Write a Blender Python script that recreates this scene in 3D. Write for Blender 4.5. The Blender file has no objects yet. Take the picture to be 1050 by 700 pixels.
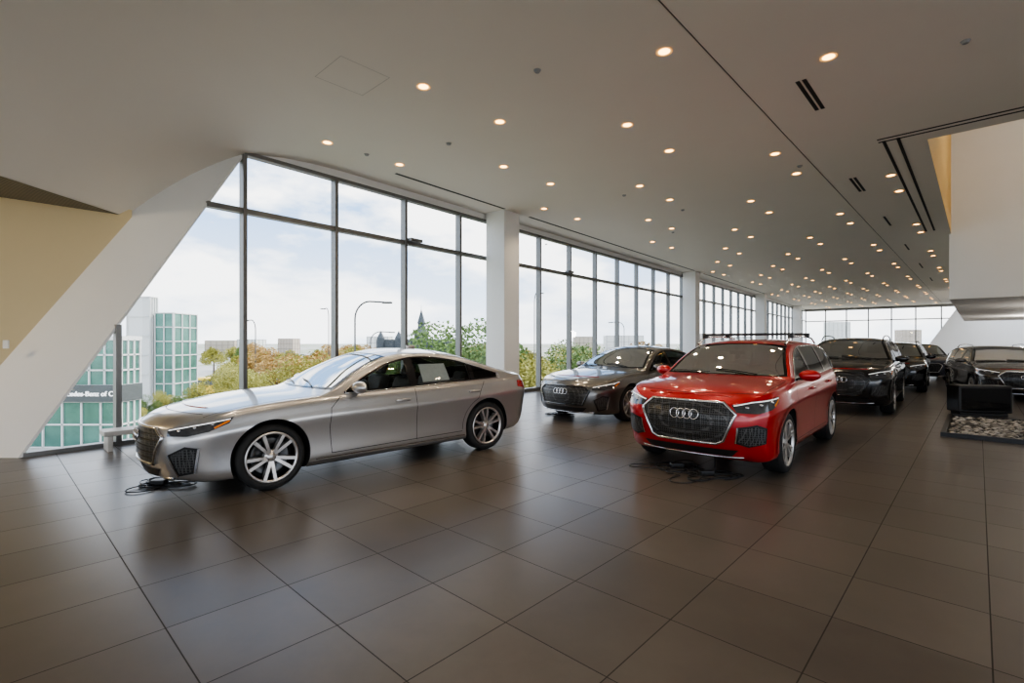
import bpy, bmesh, math, random
from mathutils import Vector, Matrix
from mathutils.bvhtree import BVHTree
random.seed(7)
SC=bpy.context.scene
COL=SC.collection
V=Vector
# ------------------------------------------------------------------ materials
def mat(name,col,rough=.5,metal=0,coat=0,noise=0,nscale=8,emis=None,es=0,spec=.5,back=None,bump=0,coatr=.03):
    m=bpy.data.materials.new(name); m.use_nodes=True
    nt=m.node_tree; b=nt.nodes['Principled BSDF']
    c=(*col,1)
    b.inputs['Base Color'].default_value=c
    b.inputs['Roughness'].default_value=rough
    b.inputs['Metallic'].default_value=metal
    b.inputs['Coat Weight'].default_value=coat
    b.inputs['Coat Roughness'].default_value=coatr
    b.inputs['Specular IOR Level'].default_value=spec
    if emis:
        b.inputs['Emission Color'].default_value=(*emis,1); b.inputs['Emission Strength'].default_value=es
    last=None
    if noise or bump:
        tc=nt.nodes.new('ShaderNodeTexCoord'); n=nt.nodes.new('ShaderNodeTexNoise')
        n.inputs['Scale'].default_value=nscale; n.inputs['Detail'].default_value=4
        nt.links.new(tc.outputs['Object'],n.inputs['Vector'])
        if noise:
            mx=nt.nodes.new('ShaderNodeMix'); mx.data_type='RGBA'
            mx.inputs['A'].default_value=tuple(max(0,k*(1-noise)) for k in col)+(1,)
            mx.inputs['B'].default_value=tuple(min(1,k*(1+noise)) for k in col)+(1,)
            nt.links.new(n.outputs['Fac'],mx.inputs['Factor'])
            last=mx.outputs['Result']
            nt.links.new(last,b.inputs['Base Color'])
        if bump:
            bp=nt.nodes.new('ShaderNodeBump'); bp.inputs['Strength'].default_value=bump
            nt.links.new(n.outputs['Fac'],bp.inputs['Height']); nt.links.new(bp.outputs['Normal'],b.inputs['Normal'])
    if back:
        g=nt.nodes.new('ShaderNodeNewGeometry'); mb=nt.nodes.new('ShaderNodeMixShader')
        d=nt.nodes.new('ShaderNodeBsdfDiffuse'); d.inputs['Color'].default_value=(*back,1)
        out=nt.nodes['Material Output']
        nt.links.new(g.outputs['Backfacing'],mb.inputs[0]); nt.links.new(b.outputs[0],mb.inputs[1])
        nt.links.new(d.outputs[0],mb.inputs[2]); nt.links.new(mb.outputs[0],out.inputs['Surface'])
    return m
def glassmat(name,tint,refl=.06,extra=1.0):
    m=bpy.data.materials.new(name); m.use_nodes=True; nt=m.node_tree
    for n in list(nt.nodes):
        if n.type=='BSDF_PRINCIPLED': nt.nodes.remove(n)
    out=[n for n in nt.nodes if n.type=='OUTPUT_MATERIAL'][0]
    t=nt.nodes.new('ShaderNodeBsdfTransparent'); t.inputs['Color'].default_value=(*tint,1)
    g=nt.nodes.new('ShaderNodeBsdfGlossy'); g.inputs['Roughness'].default_value=.01
    f=nt.nodes.new('ShaderNodeFresnel'); f.inputs['IOR'].default_value=1.5
    mu=nt.nodes.new('ShaderNodeMath'); mu.operation='MULTIPLY'; mu.inputs[1].default_value=extra
    mu.use_clamp=True
    mx=nt.nodes.new('ShaderNodeMixShader')
    nt.links.new(f.outputs[0],mu.inputs[0]); nt.links.new(mu.outputs[0],mx.inputs[0])
    nt.links.new(t.outputs[0],mx.inputs[1]); nt.links.new(g.outputs[0],mx.inputs[2]); nt.links.new(mx.outputs[0],out.inputs['Surface'])
    return m
M={}
M['black']=mat('trim_black_plastic',(.012,.012,.013),.35,noise=.2)
M['gloss']=mat('piano_black',(.008,.008,.009),.08,coat=.6,noise=.1)
M['chrome']=mat('satin_chrome',(.62,.62,.63),.2,1,noise=.05)
M['liner']=mat('wheel_well',(.008,.008,.008),.9,noise=.2)
M['tyre']=mat('tyre_rubber',(.014,.014,.014),.75,noise=.2,nscale=30)
M['rim']=mat('alloy_rim',(.60,.58,.56),.33,.85,noise=.06)
M['rimdark']=mat('alloy_dark',(.05,.05,.05),.35,1,noise=.1)
M['disc']=mat('brake_disc',(.12,.12,.12),.4,1,noise=.1)
M['glass']=glassmat('car_glass',(.58,.61,.60),extra=.8)
M['glass_dark']=glassmat('car_privacy_glass',(.13,.14,.14),extra=1.0)
M['frit']=mat('glass_frit',(.006,.006,.007),.12,noise=.1)
M['seat']=mat('seat_leather',(.06,.057,.055),.5,noise=.15)
M['seatl']=mat('seat_leather_light',(.50,.46,.42),.5,noise=.1)
M['lamp']=mat('headlamp',(.05,.05,.055),.08,coat=.8,noise=.6,nscale=18)
M['led']=mat('led_strip',(.9,.9,.9),.2,emis=(1,1,1),es=.5,noise=.02)
M['amber']=mat('amber_reflector',(.8,.22,.02),.2,noise=.05)
M['tail']=mat('tail_lamp',(.35,.01,.01),.1,coat=.6,noise=.1)
M['paper']=mat('window_sticker',(.8,.8,.78),.7,noise=.15,nscale=25)
M['seam']=mat('panel_gap',(.01,.01,.01),.8,noise=.1)
def meshgrille(name):
    m=mat(name,(.01,.01,.01),.3); nt=m.node_tree; b=nt.nodes['Principled BSDF']
    tc=nt.nodes.new('ShaderNodeTexCoord'); v=nt.nodes.new('ShaderNodeTexVoronoi'); v.feature='DISTANCE_TO_EDGE'
    v.inputs['Scale'].default_value=40; v.inputs['Randomness'].default_value=0.15
    r=nt.nodes.new('ShaderNodeValToRGB'); r.color_ramp.elements[0].position=.05; r.color_ramp.elements[0].color=(.10,.10,.10,1)
    r.color_ramp.elements[1].position=.14; r.color_ramp.elements[1].color=(.004,.004,.004,1)
    nt.links.new(tc.outputs['Object'],v.inputs['Vector']); nt.links.new(v.outputs[0],r.inputs[0]); nt.links.new(r.outputs[0],b.inputs['Base Color'])
    return m
M['honey']=meshgrille('honeycomb_grille')
P_silver=mat('paint_silver',(.46,.445,.435),.28,.75,coat=1,noise=.03,nscale=60,back=(.03,.03,.03))
P_red=mat('paint_red',(.42,.002,.006),.30,.2,coat=1,noise=.03,nscale=60,back=(.03,.03,.03))
P_grey=mat('paint_grey',(.15,.145,.14),.28,.8,coat=1,noise=.03,nscale=60,back=(.03,.03,.03))
P_black=mat('paint_black',(.012,.012,.014),.2,.3,coat=1,noise=.05,back=(.02,.02,.02))
P_navy=mat('paint_navy',(.012,.02,.05),.2,.4,coat=1,noise=.05,back=(.02,.02,.02))
P_bronze=mat('paint_bronze',(.13,.12,.11),.22,.7,coat=1,noise=.05,back=(.02,.02,.02))

def new_obj(name,bm,mats,smooth=False,parent=None):
    me=bpy.data.meshes.new(name); bm.to_mesh(me); bm.free()
    for m in mats: me.materials.append(m)
    if smooth:
        for p in me.polygons: p.use_smooth=True
    ob=bpy.data.objects.new(name,me); COL.objects.link(ob)
    if parent: ob.parent=parent
    return ob
def empty(name,loc=(0,0,0)):
    e=bpy.data.objects.new(name,None); e.empty_display_size=.2; e.location=loc; COL.objects.link(e); return e
def bbox(bm,o,ax,ay,az,mi=0,bev=0):
    o=V(o);ax=V(ax);ay=V(ay);az=V(az)
    vs=[bm.verts.new(o+ax*i+ay*j+az*k) for k in (0,1) for j in (0,1) for i in (0,1)]
    fs=[(0,2,3,1),(4,5,7,6),(0,1,5,4),(2,6,7,3),(0,4,6,2),(1,3,7,5)]
    out=[]
    for f in fs:
        fc=bm.faces.new([vs[i] for i in f]); fc.material_index=mi; out.append(fc)
    if bev:
        es=set(e for f in out for e in f.edges)
        bmesh.ops.bevel(bm,geom=list(es),offset=bev,segments=3,affect='EDGES',profile=.5)
    return out
def cbox(bm,c,s,mi=0,bev=0,rot=None):
    c=V(c);ax=V((s[0],0,0));ay=V((0,s[1],0));az=V((0,0,s[2]))
    if rot is not None: ax=rot@ax;ay=rot@ay;az=rot@az
    return bbox(bm,c-(ax+ay+az)/2,ax,ay,az,mi,bev)
def tube(name,pts,r,m,parent=None,cyclic=False,res=3):
    cu=bpy.data.curves.new(name,'CURVE'); cu.dimensions='3D'; cu.bevel_depth=r; cu.bevel_resolution=res
    sp=cu.splines.new('POLY'); sp.points.add(len(pts)-1)
    for i,p in enumerate(pts): sp.points[i].co=(*p,1)
    sp.use_cyclic_u=cyclic; cu.materials.append(m)
    ob=bpy.data.objects.new(name,cu); COL.objects.link(ob)
    if parent: ob.parent=parent
    return ob
def pchip(pts):
    xs=[p[0] for p in pts]; ys=[p[1] for p in pts]; n=len(xs)
    h=[xs[i+1]-xs[i] for i in range(n-1)]; d=[(ys[i+1]-ys[i])/h[i] for i in range(n-1)]
    m=[d[0]]+[0]*(n-2)+[d[-1]]
    for i in range(1,n-1):
        if d[i-1]*d[i]>0:
            w1=2*h[i]+h[i-1]; w2=h[i]+2*h[i-1]; m[i]=(w1+w2)/(w1/d[i-1]+w2/d[i])
    def f(x):
        x=min(max(x,xs[0]),xs[-1]); i=0
        while i<n-2 and x>xs[i+1]: i+=1
        t=(x-xs[i])/h[i]
        return ((1+2*t)*(1-t)**2*ys[i]+t*(1-t)**2*h[i]*m[i]+t*t*(3-2*t)*ys[i+1]+t*t*(t-1)*h[i]*m[i+1])
    return f
def resample(pts,step,closed=False):
    pts=[V(p) for p in pts]; out=[]
    n=len(pts); rng=n if closed else n-1
    for i in range(rng):
        a=pts[i];b=pts[(i+1)%n]; k=max(1,int(math.ceil((b-a).length/step)))
        for j in range(k): out.append(a.lerp(b,j/k))
    if not closed: out.append(pts[-1])
    return out
def inset2(poly,d):
    n=len(poly); A=sum(poly[i].x*poly[(i+1)%n].y-poly[(i+1)%n].x*poly[i].y for i in range(n)); s=1 if A>0 else -1
    out=[]
    for i in range(n):
        a=(poly[i]-poly[i-1]); b=(poly[(i+1)%n]-poly[i])
        if a.length<1e-9 or b.length<1e-9: out.append(poly[i].copy()); continue
        a.normalize();b.normalize()
        na=V((-a.y,a.x))*s; nb=V((-b.y,b.x))*s; m=na+nb
        if m.length<1e-6: m=na
        m.normalize(); k=max(.45,m.dot(na)); out.append(poly[i]+m*d/k)
    return out
def inpoly(p,poly):
    c=False;n=len(poly);j=n-1
    for i in range(n):
        a=poly[i];b=poly[j]
        if (a.y>p.y)!=(b.y>p.y) and p.x<(b.x-a.x)*(p.y-a.y)/(b.y-a.y)+a.x: c=not c
        j=i
    return c
# ------------------------------------------------------------------ CAR
SEDAN=dict(L=4.83,fa=.90,ra=3.80,R=.345,hwm=.93,tumble=.44,kt=.3,crown=.07,ext=.14,
 zt=[(0,.73),(.04,.79),(.15,.84),(.5,.905),(1.0,.97),(1.38,1.00),(1.5,1.035),(1.9,1.25),(2.3,1.405),(2.65,1.455),(3.0,1.452),(3.4,1.405),(3.8,1.295),(4.2,1.175),(4.45,1.12),(4.7,1.10),(4.78,1.05),(4.83,.9)],
 zb=[(0,.69),(.04,.74),(.15,.785),(.5,.845),(1.0,.895),(1.6,.925),(2.5,.945),(3.4,.975),(4.2,1.0),(4.6,1.01),(4.75,.98),(4.83,.84)],
 z0=[(0,.22),(.2,.165),(.6,.16),(1.5,.17),(3.2,.18),(4.3,.22),(4.7,.28),(4.83,.36)],
 hw=[(0,.66),(.03,.74),(.08,.80),(.18,.85),(.35,.89),(.6,.91),(.9,.92),(1.6,.915),(2.4,.918),(3.2,.925),(3.8,.93),(4.2,.905),(4.5,.85),(4.7,.77),(4.79,.70),(4.83,.62)],
 nose=.50,cowl=1.40,head=2.28,rw0=3.15,rw1=4.30,dlo=(1.62,4.02),bpil=2.62,cpil=3.56,drear=3.62,dfront=1.50,suv=False)
SUV=dict(L=4.48,fa=.88,ra=3.56,R=.355,hwm=.93,tumble=.34,kt=.25,crown=.06,ext=0,
 zt=[(0,.88),(.04,.95),(.15,1.0),(.5,1.055),(1.0,1.10),(1.2,1.125),(1.6,1.36),(1.9,1.50),(2.3,1.575),(2.9,1.59),(3.5,1.565),(3.85,1.515),(4.0,1.43),(4.2,1.24),(4.36,1.08),(4.44,.98),(4.48,.86)],
 zb=[(0,.84),(.04,.90),(.15,.94),(.5,.98),(1.0,1.01),(2,1.04),(3,1.07),(3.8,1.10),(4.2,1.07),(4.4,.97),(4.48,.80)],
 z0=[(0,.25),(.2,.19),(.6,.20),(3.6,.21),(4.2,.26),(4.48,.38)],
 hw=[(0,.68),(.03,.76),(.08,.82),(.18,.87),(.35,.905),(.6,.925),(.9,.93),(1.6,.915),(2.4,.915),(3.2,.925),(3.6,.93),(3.95,.91),(4.2,.86),(4.36,.80),(4.44,.73),(4.48,.66)],
 nose=.62,cowl=1.13,head=1.98,rw0=3.82,rw1=4.28,dlo=(1.36,4.02),bpil=2.32,cpil=3.18,drear=3.28,dfront=1.24,suv=True)

def wheel_mesh(R,tw,nsp,dark=False):
    bm=bmesh.new(); N=56
    def rev(prof,mi):
        rings=[]
        for k in range(N):
            a=2*math.pi*k/N; rings.append([bm.verts.new((r*math.cos(a),y,r*math.sin(a))) for r,y in prof])
        for k in range(N):
            A=rings[k];B=rings[(k+1)%N]
            for i in range(len(prof)-1):
                f=bm.faces.new((A[i],A[i+1],B[i+1],B[i])); f.material_index=mi; f.smooth=True
    h=tw/2; rr=R*.755
    rev([(rr-.01,h*.8),(rr+.02,h*.98),(R-.045,h),(R-.012,h*.86),(R,h*.6),(R,-h*.6),(R-.012,-h*.86),(R-.045,-h),(rr+.02,-h*.98),(rr-.004,-h*.86)],0)
    rev([(rr-.004,-h*.86),(rr+.006,-h*.95),(rr-.016,-h*.95),(rr-.024,-h*.75)],1)
    rev([(rr-.024,-h*.75),(rr-.035,0),(rr-.035,h*.8)],4)
    rev([(rr-.03,h*.1),(.05,h*.1)],2)
    rev([(rr*.72,-h*.15),(.07,-h*.15),(.07,h*.1)],3)
    rev([(.001,-h*.80),(.03,-h*.80),(.034,-h*.74),(.06,-h*.70),(.075,-h*.55),(.075,0)],1)
    for i in range(nsp):
        for sg in ((-1,1)):
            a=2*math.pi*i/nsp+sg*math.radians(9); a2=2*math.pi*i/nsp+sg*math.radians(12.5)
            r0=.045; r1=rr-.012; w0=.018; w1=.020
            p0=V((math.cos(a)*r0,0,math.sin(a)*r0)); p1=V((math.cos(a2)*r1,0,math.sin(a2)*r1))
            t=(p1-p0).normalized(); nn=V((-t.z,0,t.x))
            prev=None
            for s in (0,.33,.66,1):
                c=p0.lerp(p1,s); w=w0+(w1-w0)*s
                yo=-h*(.74+.16*s**.7) ; yi=-h*.35
                q=[bm.verts.new(c+nn*w+V((0,yi,0))),bm.verts.new(c+nn*w*.85+V((0,yo,0))),bm.verts.new(c-nn*w*.85+V((0,yo,0))),bm.verts.new(c-nn*w+V((0,yi,0)))]
                if prev:
                    for j in range(3):
                        f=bm.faces.new((prev[j],prev[j+1],q[j+1],q[j])); f.material_index=4 if (dark and j!=1) else 1
                prev=q
    bmesh.ops.recalc_face_normals(bm,faces=bm.faces)
    me=bpy.data.meshes.new('wheel'); bm.to_mesh(me); bm.free()
    for k in ('tyre','rim','liner','disc','rimdark'): me.materials.append(M[k])
    return me
WM={}
def car(name,S,center,dirv,paint,opt={}):
    L=S['L']; xm=(S['fa']+S['ra'])/2
    zt=pchip(S['zt']);zb=pchip(S['zb']);z0=pchip(S['z0']);hw=pchip(S['hw'])
    def zc(x):
        H=zt(x)-zb(x); return zt(x)-min(S['crown'],.75*H)
    def yc(x):
        h=zc(x)-zb(x); return hw(x)-.07-S['tumble']*h-S['kt']*h*h
    def sec(x):
        w=hw(x);a=z0(x);b=zb(x);h=b-a
        P=[(0,a),(w*.35,a),(w*.7,a),(w-.11,a),(w-.05,a+.05*h),(w-.03,a+.14*h),(w-.038,a+.27*h),(w-.032,a+.48*h),(w-.010,a+.67*h),(w,a+.745*h),(w-.016,a+.79*h),(w-.034,a+.90*h),(w-.05,a+.97*h),(w-.07,b)]
        c=zc(x); wb=w-.07
        for t in (.12,.3,.5,.7,.88,1):
            z=b+t*(c-b); hh=z-b
            P.append((wb-S['tumble']*hh-S['kt']*hh*hh,z))
        wc=P[-1][0]; cr=zt(x)-c
        for t in (.06,.15,.28,.42,.56,.7,.85,1):
            P.append((wc*(1-t),c+cr*(1-(1-t)**2.4)))
        return P
    def deform(x,y,z):
        f=max(0,1-x/.8)**2; g=max(0,1-(L-x)/.6)**2
        zn=S['nose']
        x2=x+f*(min(.13,.055*((z-zn)/.25)**2)+(.12+S['ext'])*abs(y/.75)**2.4-S['ext'])
        x2-=g*(min(.14,.06*((z-zn-.22)/.3)**2)+.07*(y/.7)**2)
        return V((x2,y,z))
    xs=[0,.015,.04,.08,.13,.19,.26]
    n=int((L-.52)/.075); xs+=[.26+(L-.52)*i/n for i in range(1,n)]; xs+=[L-k for k in (.26,.19,.13,.08,.04,.015,0)]
    bm=bmesh.new(); rings=[]
    for x in xs:
        P=sec(x); 
        R=[bm.verts.new(deform(x,y,z)) for y,z in P]; Lf=[bm.verts.new(deform(x,-y,z)) for y,z in P[1:-1]]
        rings.append(R+Lf[::-1])
    m=len(rings[0])
    for i in range(len(xs)-1):
        for j in range(m):
            bm.faces.new((rings[i][j],rings[i][(j+1)%m],rings[i+1][(j+1)%m],rings[i+1][j]))
    for x in (xs[0],xs[-1]):
        P=sec(x); K=14; rows=[]
        for y,z in P: rows.append([bm.verts.new(deform(x,-y+2*y*k/K,z)) for k in range(K+1)])
        for r in range(len(P)-1):
            for k in range(K):
                try: bm.faces.new((rows[r][k],rows[r][k+1],rows[r+1][k+1],rows[r+1][k]))
                except: pass
    bmesh.ops.remove_doubles(bm,verts=bm.verts,dist=.0008)
    bmesh.ops.dissolve_degenerate(bm,dist=.0004,edges=bm.edges)
    bmesh.ops.recalc_face_normals(bm,faces=bm.faces)
    E=empty(name)
    body=new_obj('body',bm,[paint,M['liner']],True)
    sm=body.modifiers.new('s','SUBSURF'); sm.levels=1
    dg=bpy.context.evaluated_depsgraph_get(); dg.update()
    me=bpy.data.meshes.new_from_object(body.evaluated_get(dg)); body.modifiers.clear(); body.data=me
    bmt=bmesh.new(); bmt.from_mesh(me); bvh=BVHTree.FromBMesh(bmt); bmt.free()
    Rw=S['R']; ar=Rw+.045
    cb=bmesh.new()
    for xa in (S['fa'],S['ra']):
        for sg in (-1,1):
            r=bmesh.ops.create_cone(cb,cap_ends=True,segments=64,radius1=ar,radius2=ar,depth=.6,matrix=Matrix.Translation((xa,sg*.90,Rw+.01))@Matrix.Rotation(math.pi/2,4,'X'))
    cut=new_obj('cut',cb,[M['liner']])
    bo=body.modifiers.new('b','BOOLEAN'); bo.operation='DIFFERENCE'; bo.solver='EXACT'; bo.object=cut
    dg.update(); dg=bpy.context.evaluated_depsgraph_get()
    me=bpy.data.meshes.new_from_object(body.evaluated_get(dg)); body.modifiers.clear(); body.data=me
    bpy.data.objects.remove(cut)
    parts={}
    def pb(k):
        if k not in parts: parts[k]=bmesh.new()
        return parts[k]
    def proj(a,b,e1,e2,d,off):
        o=e1*a+e2*b-d*4
        hit,nrm,i,dist=bvh.ray_cast(o,d)
        if hit is None:
            hit,nrm,i,dist=bvh.find_nearest(e1*a+e2*b)
        if nrm.dot(d)>0: nrm=-nrm
        return hit+nrm*off
    def patch(key,poly,e1,e2,d,off,grid=.04):
        b=bmesh.new(); vs=[b.verts.new((p[0],p[1],0)) for p in poly]; b.faces.new(vs)
        xs_=[p[0] for p in poly]; ys_=[p[1] for p in poly]
        for (lo,hi,nv) in ((min(xs_),max(xs_),V((1,0,0))),(min(ys_),max(ys_),V((0,1,0)))):
            k=int((hi-lo)/grid)
            for i in range(1,k+1):
                c=lo+(hi-lo)*i/(k+1)
                bmesh.ops.bisect_plane(b,geom=b.verts[:]+b.edges[:]+b.faces[:],plane_co=nv*c,plane_no=nv,dist=1e-6)
        t=pb(key); mp={}
        for v in b.verts: mp[v]=t.verts.new(proj(v.co.x,v.co.y,e1,e2,d,off))
        for f in b.faces:
            try: t.faces.new([mp[v] for v in f.verts]).smooth=True
            except: pass
        b.free()
    def ribbon(key,pts,w,e1,e2,d,off,closed=False):
        p=resample([V((q[0],q[1])) for q in pts],.04,closed); n=len(p); t=pb(key); A=[];B=[]
        for i in range(n):
            if closed: tg=p[(i+1)%n]-p[i-1]
            else: tg=p[min(n-1,i+1)]-p[max(0,i-1)]
            tg.normalize(); nn=V((-tg.y,tg.x))*w/2
            A.append(t.verts.new(proj(*(p[i]+nn),e1,e2,d,off))); B.append(t.verts.new(proj(*(p[i]-nn),e1,e2,d,off)))
        for i in range(n if closed else n-1):
            j=(i+1)%n; f=t.faces.new((A[i],A[j],B[j],B[i])); f.smooth=True
    def ring(key,poly,wd,e1,e2,d,off):
        q=inset2(poly,wd); t=pb(key); n=len(poly)
        A=[t.verts.new(proj(*p,e1,e2,d,off)) for p in poly]; B=[t.verts.new(proj(*p,e1,e2,d,off)) for p in q]
        for i in range(n):
            j=(i+1)%n; t.faces.new((A[i],A[j],B[j],B[i])).smooth=True
    def ptube(nm,poly,r,e1,e2,d,off,mt,closed=True,step=.04):
        p=resample([V((q[0],q[1])) for q in poly],step,closed)
        tube(nm,[proj(a.x,a.y,e1,e2,d,off)-V((xm,0,0)) for a in p],r,mt,E,closed)
    dele=[]
    X=V((1,0,0));Y=V((0,1,0));Z=V((0,0,1))
    xa,xb=S['dlo']
    def top(x): return min(zc(x-.10),zc(x),zc(x+.10))-.035
    def bot(x): return zb(x)+.022
    def dlo(x0,x1):
        q=[x for x in [x0+(x1-x0)*i/40 for i in range(41)] if top(x)>bot(x)+.012]
        return [V((x,bot(x))) for x in q]+[V((x,top(x))) for x in q[::-1]]
    B1=S['bpil'];C1=S['cpil']
    for sg in (-1,1):
        d=V((0,-sg,0))
        for (x0,x1,g) in ((xa,B1-.035,'glass'),(B1+.035,C1-.02,'glass_dark' if S['suv'] else 'glass'),(C1+.02,xb,'glass_dark')):
            pl=dlo(x0,x1); pl=resample(pl,.035,True)
            patch(g,pl,X,Z,d,.003); ring('frit',pl,.026,X,Z,d,.005)
            dele.append((X,Z,inset2(pl,.012),d))
        full=dlo(xa-.03,xb+.03)
        ribbon('gloss',[(B1,bot(B1)),(B1,top(B1))],.10,X,Z,d,.007)
        ribbon('gloss',[(C1,bot(C1)),(C1+.01,top(C1))],.06,X,Z,d,.007)
        ptube('window_trim',full,.007,X,Z,d,.004,M['black'] if opt.get('blacktrim') else M['chrome'])
        def zlo(x): return z0(x)+.13
        Df,Dr=S['dfront'],S['drear']
        ribbon('seam',[(Df+.14,zb(Df)-.0),(Df+.02,zb(Df)-.12),(Df,.6),(Df+.03,zlo(Df))],.007,X,Z,d,.0015)
        ribbon('seam',[(B1,zb(B1)),(B1+.01,zlo(B1))],.007,X,Z,d,.0015)
        ra=S['ra']
        arc=[(ra+(ar+.06)*math.cos(a),Rw+(ar+.06)*math.sin(a)) for a in [math.radians(k) for k in range(115,181,8)]]
        ribbon('seam',[(Dr+.13,zb(Dr)),(Dr+.06,zb(Dr)-.10)]+[(p[0],p[1]) for p in arc if p[1]<zb(Dr)-.12]+[(ra-ar-.06,zlo(ra)+.02)],.007,X,Z,d,.0015)
        ribbon('seam',[(Df+.03,zlo(Df)),(ra-ar-.06,zlo(ra))],.007,X,Z,d,.0015)
        if S['suv']:
            ribbon('black',[(S['fa']+ar-.02,z0(2)+.045),(S['ra']-ar+.02,z0(2)+.045)],.10,X,Z,d,.010)
            for ax in (S['fa'],S['ra']):
                aa=[math.radians(k) for k in range(-14,195,6)]
                ribbon('paintp',[(ax+(ar+.022)*math.cos(a),Rw+.01+(ar+.022)*math.sin(a)) for a in aa],.045,X,Z,d,.008)
        else:
            ribbon('black',[(S['fa']+ar-.02,z0(2)+.03),(S['ra']-ar+.02,z0(2)+.03)],.05,X,Z,d,.006)
            ribbon('chrome',[(S['fa']+ar+.06,z0(2)+.085),(S['ra']-ar-.02,z0(2)+.095)],.014,X,Z,d,.006)
        for hx in (B1-.20,Dr-.08):
            h0=proj(hx,zb(hx)-.125,X,Z,d,.022)
            cbox(pb('paintp'),h0,(.20,.022,.030),bev=.009)
        mx=xa+.20; mp=proj(mx,zb(mx)+.02,X,Z,d,0)
        mp=V((mx,mp.y,zb(mx)+.07)); t=pb('paintp')
        r=bmesh.ops.create_uvsphere(t,u_segments=20,v_segments=12,radius=1,matrix=Matrix.Translation(mp+V((.0,sg*.135,.02)))@Matrix.Rotation(-sg*.15,4,'Z')@Matrix.Diagonal((.075,.125,.072,1)))
        for v in r['verts']:
            if v.co.x>mp.x+.03: v.co.x=mp.x+.03+(v.co.x-mp.x-.03)*.2
            for f in v.link_faces: f.smooth=True
        cbox(pb('black'),mp+V((.02,sg*.045,-.03)),(.06,.12,.025),bev=.008)
        be=math.radians(48); dd=V((math.cos(be),-sg*math.sin(be),0)); e1=V((math.sin(be),sg*math.cos(be),0))
        if S['suv']: hp=[(.02,.62,.76),(.00,.60,.84),(.10,.76,.885),(.28,.87,.91),(.46,.91,.93),(.46,.91,.88),(.30,.88,.80),(.12,.80,.755)]
        else: hp=[(.03,.60,.635),(.03,.60,.70),(.12,.79,.735),(.28,.88,.765),(.50,.91,.80),(.47,.91,.745),(.30,.88,.675),(.12,.80,.635)]
        h2=[V((V((a,sg*b,c)).dot(e1),c)) for a,b,c in hp]
        patch('lamp',h2,e1,Z,dd,.006,.03)
        hi=inset2(h2,.012)
        ribbon('led',[hi[1],hi[2],hi[3],hi[4]],.010,e1,Z,dd,.010)
        for k in (0,1,2):
            f_=(.2,.48,.76)[k]
            a=hi[0].lerp(hi[5],f_).lerp(hi[1].lerp(hi[4],f_),.45)
            c=proj(a.x,a.y,e1,Z,dd,.004)
            r=bmesh.ops.create_uvsphere(pb('chrome'),u_segments=14,v_segments=8,radius=.024,matrix=Matrix.Translation(c)@Matrix.Diagonal((.7,1,.7,1)))
        ribbon('amber',[hi[4].lerp(hi[5],.5),hi[5].lerp(hi[6],.7)],.018,e1,Z,dd,.009)
        if S['suv']: ip=[(.02,.62,.60),(.10,.80,.64),(.20,.87,.60),(.20,.87,.42),(.07,.76,.38),(.02,.62,.42)]
        else: ip=[(.02,.64,.46),(.10,.80,.54),(.20,.87,.52),(.16,.85,.28),(.05,.74,.25)]
        i2=[V((V((a,sg*b,c)).dot(e1),c)) for a,b,c in ip]
        patch('black',i2,e1,Z,dd,.006,.03)
        i3=[V((p.x,p.y)) for p in inset2(i2,.02)]
        patch('honey',i3,e1,Z,dd,.010,.03)
        ribbon('chrome' if not opt.get('blacktrim') else 'gloss',[i2[0],i2[-1].lerp(i2[0],.1),i2[-1]],.014,e1,Z,dd,.014)
        ribbon('chrome' if not S['suv'] else 'paintp',[i2[-3] if S['suv'] else i2[2],i2[-2]],.02,e1,Z,dd,.012)
        dd2=V((-math.cos(be),-sg*math.sin(be),0)); e3=V((-math.sin(be),sg*math.cos(be),0))
        zz=zb(L-.3)-.14
        tp=[(L-.03,.45,zz+.03),(L-.10,.70,zz+.07),(L-.34,.88,zz+.09),(L-.36,.89,zz-.0),(L-.12,.74,zz-.05),(L-.03,.45,zz-.03)]
        patch('tail',[V((V((a,sg*b,c)).dot(e3),c)) for a,b,c in tp],e3,Z,dd2,.006,.03)
    def plan(xf0,xf1,k0,k1,ins):
        pts=[]
        y0=yc(xf0+abs(k0))-ins; y1=yc(xf1+k1)-ins
        for i in range(15):
            t=-1+2*i/14; pts.append(V((xf0+k0*t*t,y0*t)))
        for i in range(1,15):
            x=(xf0+k0)+(xf1+k1-xf0-k0)*i/15; pts.append(V((x,yc(x)-ins)))
        for i in range(15):
            t=1-2*i/14; pts.append(V((xf1+k1*t*t,y1*t)))
        for i in range(1,15):
            x=(xf1+k1)+(xf0+k0-xf1-k1)*i/15; pts.append(V((x,-(yc(x)-ins))))
        return pts
    for (a,b,k0,k1,g) in ((S['cowl'],S['head'],.16,.06,'glass'),(S['rw0'],S['rw1'],-.02,-.06,'glass_dark')):
        pl=resample(plan(a,b,k0,k1,.045),.04,True)
        patch(g,pl,X,Y,V((0,0,-1)),.003,.05); ring('frit',pl,.035,X,Y,V((0,0,-1)),.005)
        dele.append((X,Y,inset2(pl,.015),V((0,0,-1))))
    for wy in (-.45,.15):
        c0=S['cowl']+.05
        ptube('wiper',[(c0+.02,wy),(c0+.09,wy+.30),(c0+.12,wy+.55)],.007,X,Y,V((0,0,-1)),.015,M['black'],False)
    for sg in (-1,1):
        pts=[(x,sg*(hw(x)-.13)) for x in [.30+(S['cowl']-.28)*i/12 for i in range(13)]]
        ribbon('seam',pts,.007,X,Y,V((0,0,-1)),.0015)
    hx=.13 if S['suv'] else .17
    ribbon('seam',[(hx-S['ext']*.4+(.14+S['ext']*.4)*(t*t),t*.68) for t in [-1+i/8 for i in range(17)]],.007,X,Y,V((0,0,-1)),.0015)
    F=V((1,0,0))
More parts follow.
